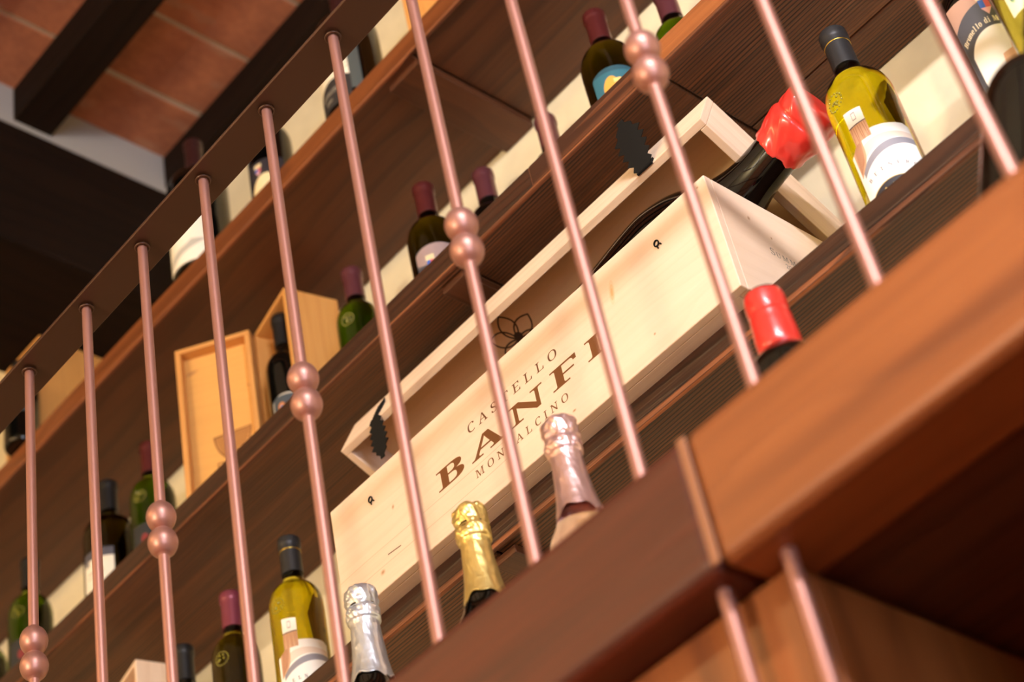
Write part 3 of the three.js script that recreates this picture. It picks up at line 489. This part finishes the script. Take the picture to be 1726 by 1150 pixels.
  // big bottle lying in the case
  const b = thing('large_bottle', 'very large dark bottle with dripping red wax lying in the pine case', 'bottle', [-1.37, 1.503, -1.497]), R = 0.082, N = 0.029, LEN = 0.635;
  b.rotation.z = -(Math.PI / 2 - Math.atan(0.225));
  part('glass', lathe([[0, 0.01], [R * 0.8, 0.002], [R * 0.95, 0.004], ...spline([[R, 0.016], [R, 0.12], [R, 0.3], [R, 0.375], [R * 0.97, 0.405], [R * 0.84, 0.44], [R * 0.62, 0.472], [N * 1.3, 0.497], [N * 1.06, 0.525], [N, 0.56], [N, LEN - 0.01]], 80), [N * 0.9, LEN], [0, LEN]], 72), M.brownGlass, b);
  const wg = waxCap(N, N * 1.3, 0.074, 1, 1); wg.translate(0, LEN - 0.066, 0); part('wax_seal', wg, M.wax, b, 'dripping bright red wax');
  const card = thing('paper_card', 'small blue-grey printed card sticking out of the pine case', 'card', [-1.155, 1.505, -1.4245], 0);
  card.rotation.z = -0.28;
  part('sheet', uvPlanar(box(-0.03, 0.03, -0.075, 0.094, -0.0005, 0.0005, 0.0003), x => (x + 0.03) / 0.06, (x, y) => (y + 0.075) / 0.17), std({ map: canvasTex(256, 256, (x, w, h) => { fill(x, '#8fa6b8', 0, 0, w, h); fill(x, '#d7a468', 200, 0, 56, h); fill(x, '#3c3630', 150, 30, 60, h); }), roughness: 0.7 }), card);
}

// ---------------------------------------------------------------- small crates
const basketTex = canvasTex(384, 1024, (x, w, h) => {
  pineCanvas(x, w, h, 601, 0.12, 0.32, [0.93, 0.78, 0.47]); knot(x, 60, 120, 26, 10, -0.3); knot(x, 340, 300, 8, 8, 0); knot(x, 120, 900, 9, 7, 0);
  x.strokeStyle = '#6d3f18'; x.lineWidth = 6; x.save(); x.translate(230, 640);                          // branded goblet over a plinth
  x.beginPath(); x.moveTo(-90, -70); x.bezierCurveTo(-80, 40, -40, 70, 0, 76); x.bezierCurveTo(50, 70, 88, 30, 96, -90); x.closePath(); x.fillStyle = 'rgba(150,95,45,0.45)'; x.fill(); x.stroke();
  for (let i = 0; i < 7; i++) { x.beginPath(); x.moveTo(-86 + i * 6, -60 + i * 20); x.lineTo(92 - i * 8, -72 + i * 20); x.stroke(); }
  x.strokeRect(-80, 90, 165, 150); x.beginPath(); x.moveTo(0, 76); x.lineTo(0, 230); x.moveTo(-30, 200); x.lineTo(-10, 150); x.lineTo(14, 200); x.stroke(); x.restore();
});
const crateWood = woodMat(W7, 0.62, 0.0003), basketMat = std({ map: basketTex, roughness: 0.62 });
function crate(label, pos, turn, { W = 0.122, D = 0.1, H = 0.335, lidTurn = null, closed = false, e = 0.008, mat = crateWood } = {}) {
  const t = thing('wine_crate', label, 'crate', pos, turn);                 // origin: lower front left corner, depth towards -z
  for (const x of [0, W - e]) part('side_panel', box(x, x + e, 0, H, -D, 0, 0.001, 'y'), mat, t);
  part('back_panel', box(e, W - e, 0, H, -D, -D + e, 0.001, 'y'), mat, t);
  part('top_panel', box(e, W - e, H - e, H, -D + e, 0, 0.001), mat, t); part('base_panel', box(e, W - e, 0, e, -D + e, 0, 0.001), mat, t);
  if (closed) part('front_panel', box(e, W - e, e, H - e, -e, -0.001, 0.001, 'y'), mat, t);
  if (lidTurn !== null) {
    const lid = new THREE.Group(); lid.name = 'lid'; lid.userData.label = 'opened shallow lid with branded goblet'; lid.rotation.y = lidTurn; lid.position.x = -0.002; t.add(lid); const q = 0.02;
    part('board', uvPlanar(box(0, 0.128, 0, H, 0, 0.006, 0.001), x => 1 - x / 0.128, (x, y) => y / H), basketMat, lid);
    part('rim', box(0, 0.128, H - 0.009, H, -q, 0, 0.001), mat, lid); part('rim', box(0, 0.128, 0, 0.009, -q, 0, 0.001), mat, lid);
    for (const x of [0, 0.119]) part('rim', box(x, x + 0.009, 0.009, H - 0.009, -q, 0, 0.001, 'y'), mat, lid);
  }
  return t;
}
crate('small upright pine crate with its lid opened to the left, holding a black-capped bottle', [-1.863, YA, -1.544], -0.207, { lidTurn: -2.315, D: 0.095 });
bottle({ x: -1.795, y: YA + 0.0085, z: -1.549, H: 0.312, R: 0.036, glass: M.darkGlass, cap: M.capBlack, papers: [{ width: 1.6, at: -0.1, y0: 0.03, y1: topArch(0.112, 0.012), mat: P.blueCrest, label: 'blue-grey label with orange crest' }], label: 'dark bottle with black capsule standing inside the opened pine crate' });
crate('small upright pine crate at the bottom edge of the picture, left of the long case', [-2.297, YS, -1.521], -0.207, { D: 0.095, mat: M.pine });
crate('orange pine crate at far left on the top shelf behind a bottle', [-2.518, YB, -1.472], 0, { D: 0.18, H: 0.288 });
crate('orange pine crate on the top shelf at the top edge of the picture', [-1.321, YB, -1.47], 0, { closed: true, D: 0.14, W: 0.13, H: 0.33 });

// ---------------------------------------------------------------- unseen lamps and added fill
for (const L of UNSEEN_LAMPS) {
  const t = thing('unseen_linear_lamp', L.label, 'lamp', L.at), h = L.length / 2;
  const head = new THREE.Group(); head.name = 'head'; head.rotation.x = L.tilt; t.add(head);
  part('housing', box(-h - 0.03, h + 0.03, -0.05, 0.05, 0, 0.06, 0.006), M.blackIron, head);
  part('diffuser', box(-h, h, -0.03, 0.03, -0.004, 0.002, 0.001), std({ color: 0x000000, emissive: lin(...L.color), emissiveIntensity: 12 }), head);
  for (const x of [-h * 0.8, h * 0.8]) { const r = new THREE.CylinderGeometry(0.004, 0.004, TILE_Y - L.at[1] - 0.03, 10); r.translate(x, 0.03 + (TILE_Y - L.at[1] - 0.03) / 2, 0.03); part('rod', r, M.blackIron, t); }
  const l = new THREE.RectAreaLight(lin(...L.color), L.radiance, L.length, 0.06); l.name = 'unseen_linear_light'; l.castShadow = true;
  const d = V3(0, Math.sin(L.tilt), -Math.cos(L.tilt)); l.position.copy(V3(...L.at).addScaledVector(d, 0.008)); put(l);
  l.lookAt(l.position.clone().add(d));
}
{ // added fill globe, unseen, softly lighting the undersides
  const t = thing('added_fill_globe', 'added round fill globe, out of view low in the room, lighting shelf undersides', 'lamp', FILL.at);
  const h = TILE_Y - FILL.at[1] - 0.22, cord = new THREE.CylinderGeometry(0.004, 0.004, h, 10); cord.translate(0, 0.22 + h / 2, 0); part('cord', cord, M.blackIron, t);
  part('globe', new THREE.SphereGeometry(0.22, 40, 24), std({ color: 0xffffff, emissive: lin(...FILL.color), emissiveIntensity: 4 }), t);
  const l = new THREE.PointLight(lin(...FILL.color), FILL.power, 0, 2); l.name = 'added_fill_light'; l.castShadow = true; l.shadow.radius = 10; l.position.set(...FILL.at); put(l);
}

shadows(scene);
renderer.render(scene, camera);
